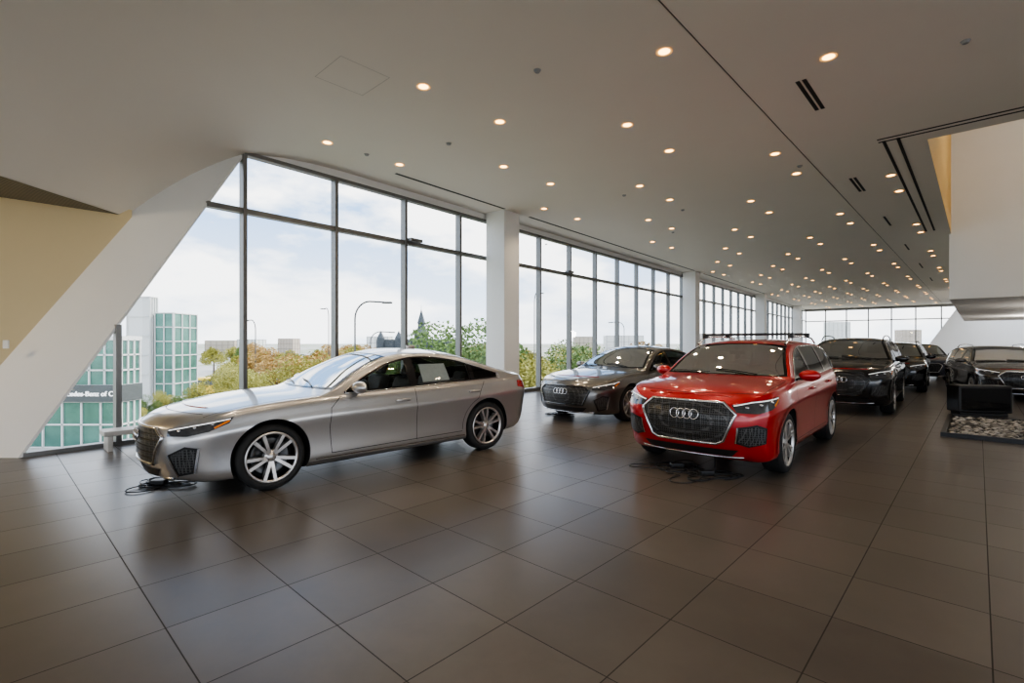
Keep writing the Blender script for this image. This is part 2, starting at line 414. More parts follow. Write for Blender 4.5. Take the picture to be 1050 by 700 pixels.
    if S['suv']:
        gp=[(-.42,.86),(.42,.86),(.55,.74),(.42,.44),(.34,.40),(-.34,.40),(-.42,.44),(-.55,.74)]
        low=[(-.56,.34),(.56,.34),(.48,.26),(-.48,.26)]; ez=.71; er=.052
    else:
        gp=[(-.45,.70),(.45,.70),(.56,.62),(.44,.36),(-.44,.36),(-.56,.62)]
        low=[(-.50,.31),(.50,.31),(.42,.23),(-.42,.23)]; ez=.60; er=.048
    gv=[V(p) for p in gp]
    patch('honey',gv,Y,Z,F,.008); patch('black',[V(p) for p in low],Y,Z,F,.008)
    ft=M['gloss'] if opt.get('blacktrim') else M['chrome']
    ptube('grille_frame',gp,.016,Y,Z,F,.012,ft)
    zs=[p[1] for p in gp]; zlo_,zhi=min(zs),max(zs)
    def ghalf(z):
        right=[p for p in gp if p[0]>0]; right.sort(key=lambda p:p[1])
        for i in range(len(right)-1):
            a,b=right[i],right[i+1]
            if a[1]<=z<=b[1]: return a[0]+(b[0]-a[0])*(z-a[1])/(b[1]-a[1]+1e-9)
        return right[0][0]
    if S['suv']:
        for i in range(-5,6):
            y=i*.095
            zz=[z for z in [zlo_+(zhi-zlo_)*k/30 for k in range(31)] if ghalf(z)>abs(y)+.02]
            if zz: ptube('grille_bar',[(y,zz[0]),(y,zz[-1])],.005,Y,Z,F,.011,M['disc'] if not opt.get('blacktrim') else M['black'],False)
    for i in range(1,6 if not S['suv'] else 7):
        z=zlo_+(zhi-zlo_)*i/(6 if not S['suv'] else 7); h=ghalf(z)-.02
        ptube('grille_slat',[(-h,z),(h,z)],.006,Y,Z,F,.010,M['rimdark'],False)
    for i in range(4):
        cy=(i-1.5)*er*1.45
        ptube('emblem_ring',[(cy+er*math.cos(a),ez+er*math.sin(a)) for a in [2*math.pi*k/20 for k in range(20)]],.007,Y,Z,F,.030,M['chrome'],True,.05)
    ptube('lower_lip',[(-.60,low[2][1]-.005),(-.3,low[2][1]-.025),(.3,low[2][1]-.025),(.60,low[2][1]-.005)],.013,Y,Z,F,.004,M['chrome'],False)
    patch('black',[V((-.6,.30)),V((.6,.30)),V((.55,.42)),V((-.55,.42))],Y,Z,V((-1,0,0)),.008)
    ptube('tail_bar',[(-.5,zb(L-.3)-.14),(.5,zb(L-.3)-.14)],.012,Y,Z,V((-1,0,0)),.004,M['tail'],False)
    if S['suv']:
        for sg in (-1,1):
            pts=[]
            for i in range(25):
                x=1.95+1.85*i/24; z=zt(x)-.005+.045*min(1,8*i/24*(1),8*(24-i)/24)
                pts.append(V((x-xm,sg*(yc(2.6)-.03),z)))
            tube('roof_rail',pts,.014,M['chrome'] if not opt.get('blacktrim') else M['black'],E)
        if opt.get('rack'):
            b=pb('black')
            for x in (2.25,3.25):
                cbox(b,(x,0,zt(x)+.085),(.08,1.28,.034),bev=.01)
                for sg in (-1,1): cbox(b,(x,sg*(yc(2.6)-.03),zt(x)+.055),(.09,.07,.06),bev=.012)
    cbox(pb('paintp'),(S['rw0']-.08,0,zt(S['rw0']-.08)+.02),(.14,.03,.05),bev=.012)
    st='seatl' if opt.get('lightseat') else 'seat'
    b=pb(st); sx=B1-.10; zs0=.42 if not S['suv'] else .56
    ry=Matrix.Rotation(math.radians(22),3,'Y')
    for sg in (-1,1):
        cbox(b,(sx-.22,sg*.38,zs0),(.55,.50,.20),bev=.06)
        cbox(b,(sx+.16,sg*.38,zs0+.36),(.14,.48,.62),bev=.06,rot=ry)
        cbox(b,(sx+.29,sg*.38,zs0+.74),(.09,.26,.18),bev=.04,rot=ry)
    cbox(b,(sx+.72,0,zs0),(.5,1.2,.22),bev=.06)
    cbox(b,(sx+1.02,0,zs0+.33),(.14,1.2,.55),bev=.06,rot=ry)
    for y in (-.4,.4): cbox(b,(sx+1.14,y,zs0+.62),(.08,.24,.14),bev=.035,rot=ry)
    b=pb('black')
    zd=zb(S['cowl']+.3)-.03
    cbox(b,(S['cowl']+.42,0,zd-.10),(.50,1.38,.22),bev=.07)
    cbox(b,(2.4,0,.26),(2.6,1.4,.06))
    for sg in (-1,1): cbox(b,(2.5,sg*.74,.58),(2.3,.05,.62),bev=.01)
    sw=V((S['cowl']+.72,-.38,zd-.02))
    tube('steering_wheel',[sw+V((.05*math.sin(a),.17*math.cos(a),.17*math.sin(a)))-V((xm,0,0)) for a in [2*math.pi*k/24 for k in range(24)]],.014,M['black'],E,True)
    cbox(b,sw,(.04,.30,.06),bev=.01)
    cbox(b,(S['head']-.12,0,zt(S['head']-.12)-.09),(.03,.22,.06),bev=.012)
    if opt.get('sticker'):
        d=V((0,1,0)); x0=B1+.15; z1=zb(x0)+.07
        patch('paper',[V((x0,z1)),V((x0+.42,z1+.01)),V((x0+.40,z1+.23)),V((x0,z1+.23))],X,Z,d,-.006)
    key=(Rw,opt.get('dark',0),opt.get('nsp',5))
    if key not in WM: WM[key]=wheel_mesh(Rw,.245,opt.get('nsp',5),opt.get('dark',0))
    for xa_ in (S['fa'],S['ra']):
        for sg in (-1,1):
            w=bpy.data.objects.new('wheel',WM[key]); COL.objects.link(w); w.parent=E
            w.location=(xa_-xm,sg*(hw(xa_)-.035-.1225),Rw); w.rotation_euler=(0,random.random()*1.2,0) if sg<0 else (0,random.random(),math.pi)
    bm=bmesh.new(); bm.from_mesh(body.data); bm.faces.ensure_lookup_table()
    kill=[]
    for f in bm.faces:
        c=f.calc_center_median()
        if c.z<.80: continue
        for e1,e2,pl,d in dele:
            if f.normal.dot(d)<-.05 and inpoly(V((c.dot(e1),c.dot(e2))),pl): kill.append(f); break
    bmesh.ops.delete(bm,geom=kill,context='FACES')
    bmesh.ops.translate(bm,verts=bm.verts,vec=(-xm,0,0))
    bm.to_mesh(body.data); bm.free()
    for p in body.data.polygons: p.use_smooth=True
    try:
        body.data.set_sharp_from_angle(angle=math.radians(40))
    except Exception as ex: print(ex)
    body.parent=E
    nm={'glass':'window_glass','glass_dark':'privacy_glass','frit':'window_border','gloss':'pillar_trim','seam':'panel_gaps','black':'black_trim','paintp':'painted_parts','lamp':'headlamps','led':'daytime_light','amber':'side_reflector','honey':'grille_mesh','tail':'tail_lamps','chrome':'bright_trim','paper':'price_sticker','seat':'seats','seatl':'seats'}
    for k,b in parts.items():
        bmesh.ops.translate(b,verts=b.verts,vec=(-xm,0,0))
        if k in('seat','seatl','paintp','black'): bmesh.ops.recalc_face_normals(b,faces=b.faces)
        new_obj(nm[k],b,[paint if k=='paintp' else M[k]],k not in('seat',),E)
    dx,dy=dirv; a=math.atan2(dy,dx)
    E.location=(center[0],center[1],0); E.rotation_euler=(0,0,a)
    s=opt.get('scale',(1,1,1)); E.scale=s
    return E
# ------------------------------------------------------------------ ROOM
ph=math.radians(43.26); US=V((math.sin(ph),math.cos(ph),0)); UR=V((math.cos(ph),-math.sin(ph),0))
def SR(s,r,z=0): return US*s+UR*r+V((0,0,z))
th=math.radians(38.9); WU=V((math.sin(th),math.cos(th),0)); WN=V((-math.cos(th),math.sin(th),0))
def WW(s,D,z=0): return WU*s+WN*D+V((0,0,z))
DG=9.27; HC=5.1; HH=4.92
wall=mat('wall_paint_white',(.82,.81,.79),.75,noise=.02,nscale=2)
ceilm=mat('ceiling_paint',(.80,.75,.67),.8,noise=.02,nscale=1)
beige=mat('wall_paint_beige',(.74,.60,.36),.75,noise=.02,nscale=2)
frame=mat('window_frame_aluminium',(.20,.20,.195),.4,.5,noise=.05)
colm=mat('column_paint',(.80,.79,.77),.6,noise=.02)
darkm=mat('dark_slot',(.02,.018,.016),.7,noise=.1)
pane=glassmat('window_glass_clear',(.97,.98,.98),extra=.8)
def floormat():
    m=mat('floor_porcelain_tile',(.1,.1,.1),.3); nt=m.node_tree; b=nt.nodes['Principled BSDF']; N=nt.nodes.new; Lk=nt.links.new
    tc=N('ShaderNodeTexCoord'); mp=N('ShaderNodeMapping'); mp.inputs['Rotation'].default_value=(0,0,ph); mp.inputs['Location'].default_value=(.60,-.667,0)
    Lk(tc.outputs['Object'],mp.inputs[0])
    br=N('ShaderNodeTexBrick'); br.offset=0; br.squash=1
    for k,v in (('Scale',1),('Mortar Size',.0035),('Mortar Smooth',.1),('Bias',0),('Brick Width',.65),('Row Height',.65)): br.inputs[k].default_value=v
    br.inputs['Color1'].default_value=(.076,.065,.056,1); br.inputs['Color2'].default_value=(.104,.090,.078,1); br.inputs['Mortar'].default_value=(.018,.015,.013,1)
    Lk(mp.outputs[0],br.inputs['Vector'])
    n=N('ShaderNodeTexNoise'); n.inputs['Scale'].default_value=2.2; n.inputs['Detail'].default_value=8; n.inputs['Roughness'].default_value=.65; Lk(tc.outputs['Object'],n.inputs['Vector'])
    mr=N('ShaderNodeMapRange'); mr.inputs[3].default_value=.70; mr.inputs[4].default_value=1.35; Lk(n.outputs[0],mr.inputs[0])
    mx=N('ShaderNodeVectorMath'); mx.operation='SCALE'; Lk(br.outputs['Color'],mx.inputs[0]); Lk(mr.outputs[0],mx.inputs['Scale']); Lk(mx.outputs[0],b.inputs['Base Color'])
    r2=N('ShaderNodeMapRange'); r2.inputs[3].default_value=.24; r2.inputs[4].default_value=.36; Lk(n.outputs[0],r2.inputs[0])
    r3=N('ShaderNodeMath'); r3.operation='MULTIPLY_ADD'; r3.inputs[1].default_value=.4; Lk(br.outputs['Fac'],r3.inputs[0]); Lk(r2.outputs[0],r3.inputs[2]); Lk(r3.outputs[0],b.inputs['Roughness'])
    bp=N('ShaderNodeBump'); bp.inputs['Strength'].default_value=.25; bp.inputs['Distance'].default_value=.004; bp.invert=True
    Lk(br.outputs['Fac'],bp.inputs['Height']); Lk(bp.outputs[0],b.inputs['Normal'])
    return m
def polyobj(name,pts,m,ext=None):
    bm=bmesh.new(); f=bm.faces.new([bm.verts.new(p) for p in pts])
    if ext:
        r=bmesh.ops.extrude_face_region(bm,geom=[f]); bmesh.ops.translate(bm,verts=[g for g in r['geom'] if isinstance(g,bmesh.types.BMVert)],vec=ext)
        bmesh.ops.recalc_face_normals(bm,faces=bm.faces)
    return new_obj(name,bm,[m])
A0=V((-6.584,6.60,0)); B1=V((-6.33,8.25,3.62)); F0=V((-7.91,6.6,0))
FAR=WW(63.3,DG)
BK=V((-15.7,-1.7,0))
polyobj('floor',[A0,FAR,SR(62.4,9),SR(-12,9),BK,F0],floormat(),V((0,0,-.35)))
XE=-3.2
bm=bmesh.new()
def addp(pts): bm.faces.new([bm.verts.new(p) for p in pts])
Z5=V((0,0,HC))
sk=(XE+.65*math.cos(ph))/math.sin(ph); k0=SR(sk,-.65,HC)
ywin=lambda x:(DG+.778*x)/.628
addp([k0,V((XE,ywin(XE)+.05,HC)),FAR+Z5,SR(62.4,-.65,HC),SR(11.35,-.65,HC)])
addp([k0,SR(11.35,-.65,HC),SR(11.35,9,HC),SR(-6,9,HC),V((XE,-8,HC))])
new_obj('ceiling',bm,[ceilm])
bm=bmesh.new(); rows=[]
g=lambda x:HC-1.47*((XE-x)/3.25)**2.7
for i in range(61):
    x=-6.45+3.25*i/60; z=g(x)
    ye=(6.6+.456*z if x<-4.78 else ywin(x))+.03
    rows.append([bm.verts.new((x,-8+(ye+8)*j/12,z)) for j in range(13)])
for i in range(60):
    for j in range(12): bm.faces.new((rows[i][j],rows[i][j+1],rows[i+1][j+1],rows[i+1][j]))
new_obj('ceiling_cove',bm,[ceilm],True)
sl=[A0,F0,B1]
for i in range(0,13):
    x=-6.45+(-4.78+6.45)*i/12; z=g(x); sl.append(V((x,6.6+.456*z,z)))
polyobj('wall_left_sloped',sl,wall)
polyobj('wall_left',[F0,B1,B1+V((0,0,.12)),V((BK.x,BK.y,3.75)),BK],beige)
def louvre():
    m=mat('louvre_grille',(.2,.2,.2),.5); nt=m.node_tree; b=nt.nodes['Principled BSDF']
    tc=nt.nodes.new('ShaderNodeTexCoord'); mp=nt.nodes.new('ShaderNodeMapping'); mp.inputs['Rotation'].default_value=(0,0,0)
    w=nt.nodes.new('ShaderNodeTexWave'); w.inputs['Scale'].default_value=5; w.bands_direction='X'
    r=nt.nodes.new('ShaderNodeValToRGB'); r.color_ramp.elements[0].color=(.03,.026,.02,1); r.color_ramp.elements[1].color=(.30,.27,.22,1)
    nt.links.new(tc.outputs['Object'],mp.inputs[0]); nt.links.new(mp.outputs[0],w.inputs[0]); nt.links.new(w.outputs[0],r.inputs[0]); nt.links.new(r.outputs[0],b.inputs['Base Color']); return m
polyobj('ceiling_louvre',[B1+V((-.1,.1,.01)),V((-6.43,8.3,3.63)),V((-6.43,-8,3.63)),V((-17,-8,3.63)),V((BK.x-.1,BK.y+.1,3.63))],louvre())
cbm=bmesh.new(); bbox(cbm,(-7.22,7.02,1.45),(.08,0,0),(0,.02,0),(0,0,.12),bev=.004); new_obj('wall_outlet',cbm,[colm])
ztopA=lambda s:(s-1.0)*4.89/2.87
def wbox(bm,s0,s1,D0,D1,z0,z1,mi=0): bbox(bm,WW(s0,D0,z0),WU*(s1-s0),WN*(D1-D0),V((0,0,z1-z0)),mi)
cols=[10.56,25.7,40.8,56.0]
edges=[1.0]+cols+[63.2]
for bi in range(5):
    bm=bmesh.new(); a,b=edges[bi],edges[bi+1]
    if bi==0:
        bbox(bm,WW(1.0,DG-.02),WW(3.87,DG,4.92)-WW(1.0,DG),WU*.04,WN*.14,2)
        wbox(bm,3.27,b,DG-.05,DG+.10,3.83,3.92); wbox(bm,1.05,b,DG-.05,DG+.10,0,.06); wbox(bm,3.87,b,DG-.05,DG+.1,HH-.05,HH+.02)
        wbox(bm,3.7,b,DG-.02,DG+.12,HH,HC+.05,2)
    else:
        wbox(bm,a,b,DG-.05,DG+.10,3.83,3.92); wbox(bm,a,b,DG-.05,DG+.10,0,.10); wbox(bm,a,b,DG-.05,DG+.1,HH-.05,HH+.02)
        wbox(bm,a,b,DG-.02,DG+.12,HH,HC+.05,2)
    s=2.07
    while s<b:
        if s>=a:
            zt_=min(HH,ztopA(s)-.02); wbox(bm,s-.035,s+.035,DG-.07,DG+.10,0,zt_)
        s+=1.8
    if bi==0: gp=[WW(1.0,DG+.03),WW(b,DG+.03),WW(b,DG+.03,HH),WW(3.87,DG+.03,HH)]
    else: gp=[WW(a,DG+.03),WW(b,DG+.03),WW(b,DG+.03,HH),WW(a,DG+.03,HH)]
    f=bm.faces.new([bm.verts.new(p) for p in gp]); f.material_index=1
    if bi<2:
        c=(7.5 if bi==0 else 14.3); bbox(bm,WW(c,DG-.2,3.90),WU*.35,WN*.14,V((0,0,.07)),0)
    new_obj('window_%d'%(bi+1),bm,[frame,pane,wall])
for c in cols:
    bm=bmesh.new(); bbox(bm,WW(c-.33,8.52,0),WU*.66,WN*.66,V((0,0,HC+.02)),bev=.012); new_obj('column',bm,[colm])
bm=bmesh.new()
rw=FAR.dot(UR)
def ebox(r0,r1,z0,z1,mi=0,t=.12): bbox(bm,SR(62.4,r0,z0),UR*(r1-r0),US*t,V((0,0,z1-z0)),mi)
ebox(rw,-1.2,0,.12); ebox(rw,-1.2,3.7,3.8); ebox(rw,-1.2,4.85,HC)
r=rw+.1
while r<-1.0: ebox(r-.05,r+.05,0,HC); r+=1.9
f=bm.faces.new([bm.verts.new(p) for p in (SR(62.45,rw),SR(62.45,-1,0),SR(62.45,-1,HC),SR(62.45,rw,HC))]); f.material_index=1
new_obj('window_6',bm,[frame,pane])
polyobj('wall_back',[SR(62.2,-4.2,0),SR(62.2,9,0),SR(62.2,9,HC),SR(62.2,-1.2,HC)],wall,US*.1)
polyobj('wall_right',[SR(8,9,0),SR(62.4,9,0),SR(62.4,9,9),SR(8,9,9)],wall,UR*.2)
gold_lit=mat('atrium_edge_warmlit',(.80,.50,.15),.5,noise=.05)  # warm cove light painted into the base colour of the opening's side
bm=bmesh.new()
def q(pts,mi=0): f=bm.faces.new([bm.verts.new(p) for p in pts]); f.material_index=mi
q([SR(11.35,-.65,HC),SR(21.82,-.65,HC),SR(21.82,-.65,HC+.9),SR(11.35,-.65,HC+.9)],1)
q([SR(11.35,-.65,HC+.9),SR(21.82,-.65,HC+.9),SR(21.82,-.65,9.2),SR(11.35,-.65,9.2)],1)
q([SR(11.35,-.65,HC),SR(11.35,9,HC),SR(11.35,9,9.2),SR(11.35,-.65,9.2)],0)
q([SR(11.35,-.65,9.2),SR(21.9,-.65,9.2),SR(21.9,9,9.2),SR(11.35,9,9.2)],0)
new_obj('ceiling_atrium',bm,[wall,gold_lit])
bm=bmesh.new(); bbox(bm,SR(21.82,-.70,2.94),US*24,UR*9.7,V((0,0,6.2)),bev=.01); new_obj('wall_mezzanine',bm,[wall])
bm=bmesh.new()
def cs(s0,s1,r0,w,dz=.004,mi=0): bbox(bm,SR(s0,r0-w/2,HC-dz),US*(s1-s0),UR*w,V((0,0,dz+.003)),mi)
cs(-3,62,-2.42,.012)
new_obj('ceiling_joint',bm,[mat('joint_shadow_gap',(.10,.09,.08),.7,noise=.1)])
bm=bmesh.new()
for (s0,s1,r) in ((10.9,20.8,-1.02),(10.9,20.8,-1.22),(7.6,8.75,-1.72),(7.6,8.75,-1.80),(12.9,14.2,-1.95),(12.9,14.2,-2.03),(17.5,19,-1.95),(23,24.5,-1.95),(29,31,-1.95),(36,38,-1.95)):
    cs(s0,s1,r,.05)
for dr in (0,.16): bbox(bm,SR(10.75+dr,-1.3,HC-.004),US*.05,UR*9,V((0,0,.006)))
bbox(bm,WW(6.6,8.45,HC-.004),WU*3.6,WN*.07,V((0,0,.006)));bbox(bm,WW(11.3,8.45,HC-.004),WU*13.8,WN*.07,V((0,0,.006)));bbox(bm,WW(26.5,8.45,HC-.004),WU*13.8,WN*.07,V((0,0,.006)))
new_obj('ceiling_air_slots',bm,[darkm])
def ceilpt(px,py): d=508*(HC-1.55)/(350-py); return V(((px-525)/508*d,d,HC))
bm=bmesh.new()
c=ceilpt(361,79)
for (a,b_,w,h) in ((-.35,-.35,.7,.006),(-.35,.35,.7,.006),(-.35,-.35,.006,.7),(.35,-.35,.006,.706)):
    bbox(bm,c+US*a*1+UR*b_-V((0,0,.002)),US*w,UR*h,V((0,0,.004)))
new_obj('ceiling_access_panel',bm,[mat('panel_line',(.50,.47,.42),.8,noise=.05)])
bm=bmesh.new(); pos=[]
for k in range(-2,38):
    s=4.18+1.515*k
    rs=[-2.8-2.83*j for j in range(5)] if (k//2)%2==0 else [-1.36-2.83*j for j in range(5)]
    for r_ in rs:
        p=SR(s,r_)
        if p.dot(WN)>8.2 or p.x<-3.3: continue
        if p.y<.5 or (k==3 and r_>-2) or (k==-1 and r_<-5): continue
        pos.append(p)
for p in pos:
    N=20
    for (r0,r1,z0,z1,mi) in ((.095,.070,HC-.008,HC-.003,0),(.070,.0,HC-.0035,HC-.0035,1)):
        A=[bm.verts.new(p+V((r0*math.cos(2*math.pi*i/N),r0*math.sin(2*math.pi*i/N),z0))) for i in range(N)]
        if r1==0: bm.faces.new(A[::-1]).material_index=mi
        else:
            B=[bm.verts.new(p+V((r1*math.cos(2*math.pi*i/N),r1*math.sin(2*math.pi*i/N),z1))) for i in range(N)]
            for i in range(N): bm.faces.new((A[i],A[(i+1)%N],B[(i+1)%N],B[i])).material_index=mi
new_obj('recessed_downlights',bm,[mat('downlight_halo_trim',(.8,.55,.25),.4,noise=.02,emis=(1,.5,.15),es=.7),mat('downlight_glow',(1,.9,.7),.5,emis=(1,.52,.16),es=8,noise=.01)])  # trim ring tinted and emissive to paint a warm halo round each lamp
bm=bmesh.new()
for (px,py) in ((551,72),(376,158),(460,147),(690,238),(990,42),(560,250),(640,200),(700,215),(820,170)):
    p=ceilpt(px,py); bmesh.ops.create_cone(bm,cap_ends=True,segments=16,radius1=.03,radius2=.05,depth=.03,matrix=Matrix.Translation(p-V((0,0,.015))))
new_obj('ceiling_sprinklers',bm,[mat('sprinkler_grey',(.3,.3,.3),.4,noise=.1)])
near=sorted(pos,key=lambda p:(p-V((1,7,0))).length)[:26]
for p in near:
    l=bpy.data.lights.new('downlight','SPOT'); l.energy=80; l.color=(1,.80,.56); l.spot_size=math.radians(120); l.spot_blend=.9; l.shadow_soft_size=.06
    o=bpy.data.objects.new('downlight_lamp',l); o.location=p+V((0,0,HC-.03)); COL.objects.link(o)
for (p,e,sz) in ((V((-9.3,4.6,3.3)),130,.25),(SR(17,2.5,8.7),200,.6),(SR(27,3,2.2),220,.3),(SR(38,2,2.2),220,.3),(SR(50,2,4.6),400,.3)):  # added fills without fixtures: beige wall, atrium, mezzanine underside, far end
    l=bpy.data.lights.new('fill_point','POINT'); l.energy=e; l.color=(1,.78,.48) if p.x<0 else (1,.93,.84); l.shadow_soft_size=sz
    o=bpy.data.objects.new('fill_point_lamp',l); o.location=p; COL.objects.link(o)
# ------------------------------------------------------------------ CARS
car('sedan_car',SEDAN,(-2.02,6.78),(.735,.678),P_silver,dict(sticker=True,nsp=5))
car('suv_car',SUV,(3.50,7.43),(.67,.742),P_red,dict(rack=True,nsp=5,lightseat=True))
car('sedan_car',SEDAN,(2.71,11.32),(.70,.714),P_grey,dict(blacktrim=True,scale=(1.02,1.02,1.0)))
car('suv_car',SUV,(8.50,12.35),(.66,.75),P_black,dict(dark=True,scale=(1.06,1.03,1.04),blacktrim=True))
car('suv_car',SUV,(12.95,16.8),(.66,.75),P_black,dict(dark=True,blacktrim=True,scale=(1,1,.96)))
car('sedan_car',SEDAN,(15.6,23.6),(.66,.75),P_red,dict())
car('sedan_car',SEDAN,(17.6,21.4),(.60,.80),P_navy,dict(scale=(1.03,1.03,1.0)))
car('suv_car',SUV,(14.2,14.4),(.52,.85),P_bronze,dict(scale=(1.06,1.04,.90)))
# ------------------------------------------------------------------ small props
bm=bmesh.new()
def sbox(s0,s1,r0,r1,z0,z1,mi=0,bev=0): bbox(bm,SR(s0,r0,z0),US*(s1-s0),UR*(r1-r0),V((0,0,z1-z0)),mi,bev)
sbox(10.7,13.5,-.45,-.38,0,.07);sbox(10.7,13.5,2.53,2.6,0,.07);sbox(10.7,10.77,-.38,2.53,0,.07);sbox(13.43,13.5,-.38,2.53,0,.07);sbox(10.77,13.43,-.38,2.53,0,.03)
random.seed(3)
for i in range(1500):
    s=random.uniform(10.8,13.4); r_=random.uniform(-.34,2.5)
    rad=random.uniform(.025,.05)
    rr=bmesh.ops.create_icosphere(bm,subdivisions=1,radius=1,matrix=Matrix.Translation(SR(s,r_,.04))@Matrix.Rotation(random.random()*6,4,'Z')@Matrix.Diagonal((rad*1.3,rad,rad*.7,1)))
    mi=1+int(random.random()*3)
    for v in rr['verts']:
        for f in v.link_faces: f.material_index=mi; f.smooth=True
new_obj('pebble_bed',bm,[M['black'],mat('pebble_grey',(.20,.19,.17),.6,noise=.3),mat('pebble_light',(.38,.36,.33),.6,noise=.3),mat('pebble_dark',(.06,.055,.05),.6,noise=.3)])
bm=bmesh.new()
rz=Matrix.Rotation(math.radians(-12),3,'Z')
cbox(bm,(9.75,10.35,.36),(.95,.40,.56),bev=.03,rot=rz); cbox(bm,(9.75,10.35,.04),(.85,.30,.07),bev=.01,rot=rz)
cbox(bm,V((9.75,10.35,.36))+rz@V((0,-.205,0)),(.85,.01,.46),mi=1,rot=rz)
new_obj('display_box',bm,[M['black'],M['gloss']])
bm=bmesh.new()
rb=Matrix.Rotation(math.radians(48),3,'Z'); cb_=V((-5.55,7.28,0))
cbox(bm,cb_+V((0,0,.255)),(.75,.36,.07),bev=.012,rot=rb)
for sx_ in (-.30,.30): cbox(bm,cb_+rb@V((sx_,0,.11)),(.06,.32,.22),bev=.008,rot=rb)
new_obj('low_bench',bm,[mat('bench_white',(.50,.49,.47),.45,noise=.05)])
def cable(c,n,seed,sc=.75):
    random.seed(seed); e=empty('charger_cable',(c[0],c[1],0))
    for k in range(n):
        pts=[];a0=random.random()*6; R0=random.uniform(.10,.22)*sc; ox,oy=random.uniform(-.15,.15),random.uniform(-.1,.1)
        for i in range(50):
            t=i/49; a=a0+t*7; r=R0*(1+.5*math.sin(3*a+seed)); pts.append(V((ox+r*1.4*math.cos(a),oy+r*math.sin(a),.008+.012*abs(math.sin(5*t+k)))))
        tube('cable',pts,.006,M['black'],e)
    b=bmesh.new(); cbox(b,(.05,0,.03),(.16,.09,.055),bev=.012); new_obj('charger',b,[M['black']],False,e)
    return e
def flo(px,py): d=508*1.55/(py-350); return ((px-525)/508*d,d)
cable(flo(158,497),4,1,.9); e=cable(flo(720,487),4,2,1.0); cable(flo(690,479),3,5,.9); cable(flo(573,425),3,3)
o0=V((*flo(720,487),0))
tube('cable_drop',[V((*flo(733,488),.01))-o0,V((*flo(733,483),.15))-o0,V((*flo(730,476),.45))-o0],.005,M['black'],e)
# ------------------------------------------------------------------ EXTERIOR
GZ=-7.0
def groundmat():
    m=mat('ground_asphalt_grass',(.2,.2,.2),.9); nt=m.node_tree; b=nt.nodes['Principled BSDF']
    tc=nt.nodes.new('ShaderNodeTexCoord'); n=nt.nodes.new('ShaderNodeTexNoise'); n.inputs['Scale'].default_value=.03
    r=nt.nodes.new('ShaderNodeValToRGB'); r.color_ramp.elements[0].position=.50; r.color_ramp.elements[0].color=(.38,.37,.35,1); r.color_ramp.elements[1].position=.60; r.color_ramp.elements[1].color=(.20,.24,.10,1)
    nt.links.new(tc.outputs['Object'],n.inputs['Vector']); nt.links.new(n.outputs[0],r.inputs[0]); nt.links.new(r.outputs[0],b.inputs['Base Color']); return m
polyobj('ground_outside',[V((-1500,-300,GZ)),V((1500,-300,GZ)),V((1500,1800,GZ)),V((-1500,1800,GZ))],groundmat())
leafs=[mat('leaf_green',(.12,.19,.05),.7,noise=.5,nscale=.6),mat('leaf_yellowgreen',(.32,.30,.07),.7,noise=.4,nscale=.6),mat('leaf_orange',(.40,.25,.08),.7,noise=.4,nscale=.6)]
bark=mat('bark',(.08,.06,.045),.9,noise=.3)
def tree_mesh(seed,lm,nl=3000,ls=1.0):
    random.seed(seed); bm=bmesh.new()
    bmesh.ops.create_cone(bm,cap_ends=True,segments=8,radius1=.22,radius2=.10,depth=4,matrix=Matrix.Translation((0,0,2)))
    for i in range(6):
        a=i*1.05; bmesh.ops.create_cone(bm,cap_ends=True,segments=6,radius1=.09,radius2=.02,depth=2.6,matrix=Matrix.Translation((math.cos(a)*.9,math.sin(a)*.9,4.4))@Matrix.Rotation(a,4,'Z')@Matrix.Rotation(.7,4,'Y'))
    for f in bm.faces: f.material_index=1
    blobs=[(V((random.uniform(-1.8,1.8),random.uniform(-1.8,1.8),random.uniform(3.3,6.6))),random.uniform(.9,1.5)) for _ in range(11)]
    for i in range(nl):
        c,r=random.choice(blobs); d=V((random.gauss(0,1),random.gauss(0,1),random.gauss(0,1))).normalized()*r*random.uniform(.6,1.05)
        p=c+d; s=random.uniform(.10,.20)*ls; u=V((random.gauss(0,1),random.gauss(0,1),random.gauss(0,1))).normalized(); v=u.cross(V((random.random(),1,random.random()))).normalized()
        bm.faces.new([bm.verts.new(p+u*s),bm.verts.new(p+v*s*.7),bm.verts.new(p-u*s),bm.verts.new(p-v*s*.7)])
    me=bpy.data.meshes.new('tree'); bm.to_mesh(me); bm.free(); me.materials.append(lm); me.materials.append(bark); return me
TM=[tree_mesh(11,leafs[0]),tree_mesh(12,leafs[1]),tree_mesh(13,leafs[0]),tree_mesh(14,leafs[2]),tree_mesh(11,leafs[0],9000,.55),tree_mesh(15,leafs[1],9000,.55)]
random.seed(21)
def tree(px,d,ytop,k=None):
    h=1.55-GZ+(350-ytop)*d/508
    o=bpy.data.objects.new('tree',TM[k if k is not None else random.choice((0,1,1,2,3,3,1))]); COL.objects.link(o)
    o.location=((px-525)/508*d,d,GZ); s=h/8.0; o.scale=(s*random.uniform(1,1.25),s*1.1,s); o.rotation_euler=(0,0,random.random()*6)
for i in range(26):
    d=random.uniform(80,110); tree(random.uniform(240,760),d,random.uniform(352,362))
for i in range(50):
    d=random.uniform(120,230); tree(random.uniform(200,960),d,random.uniform(349,355))
for px,d,y,k in ((488,34,318,4),(466,38,345,5),(545,34,343,5),(575,36,341,4),(300,42,356,5),(330,46,356,3),(262,44,366,5),(610,44,347,5),(650,50,346,3),(232,60,364,1),(360,50,354,5),(395,44,357,4),(282,60,357,3),(150,50,402,4),(172,54,398,5),(192,52,396,4),(215,50,385,5),(140,47,412,5)): tree(px,d,y,k)
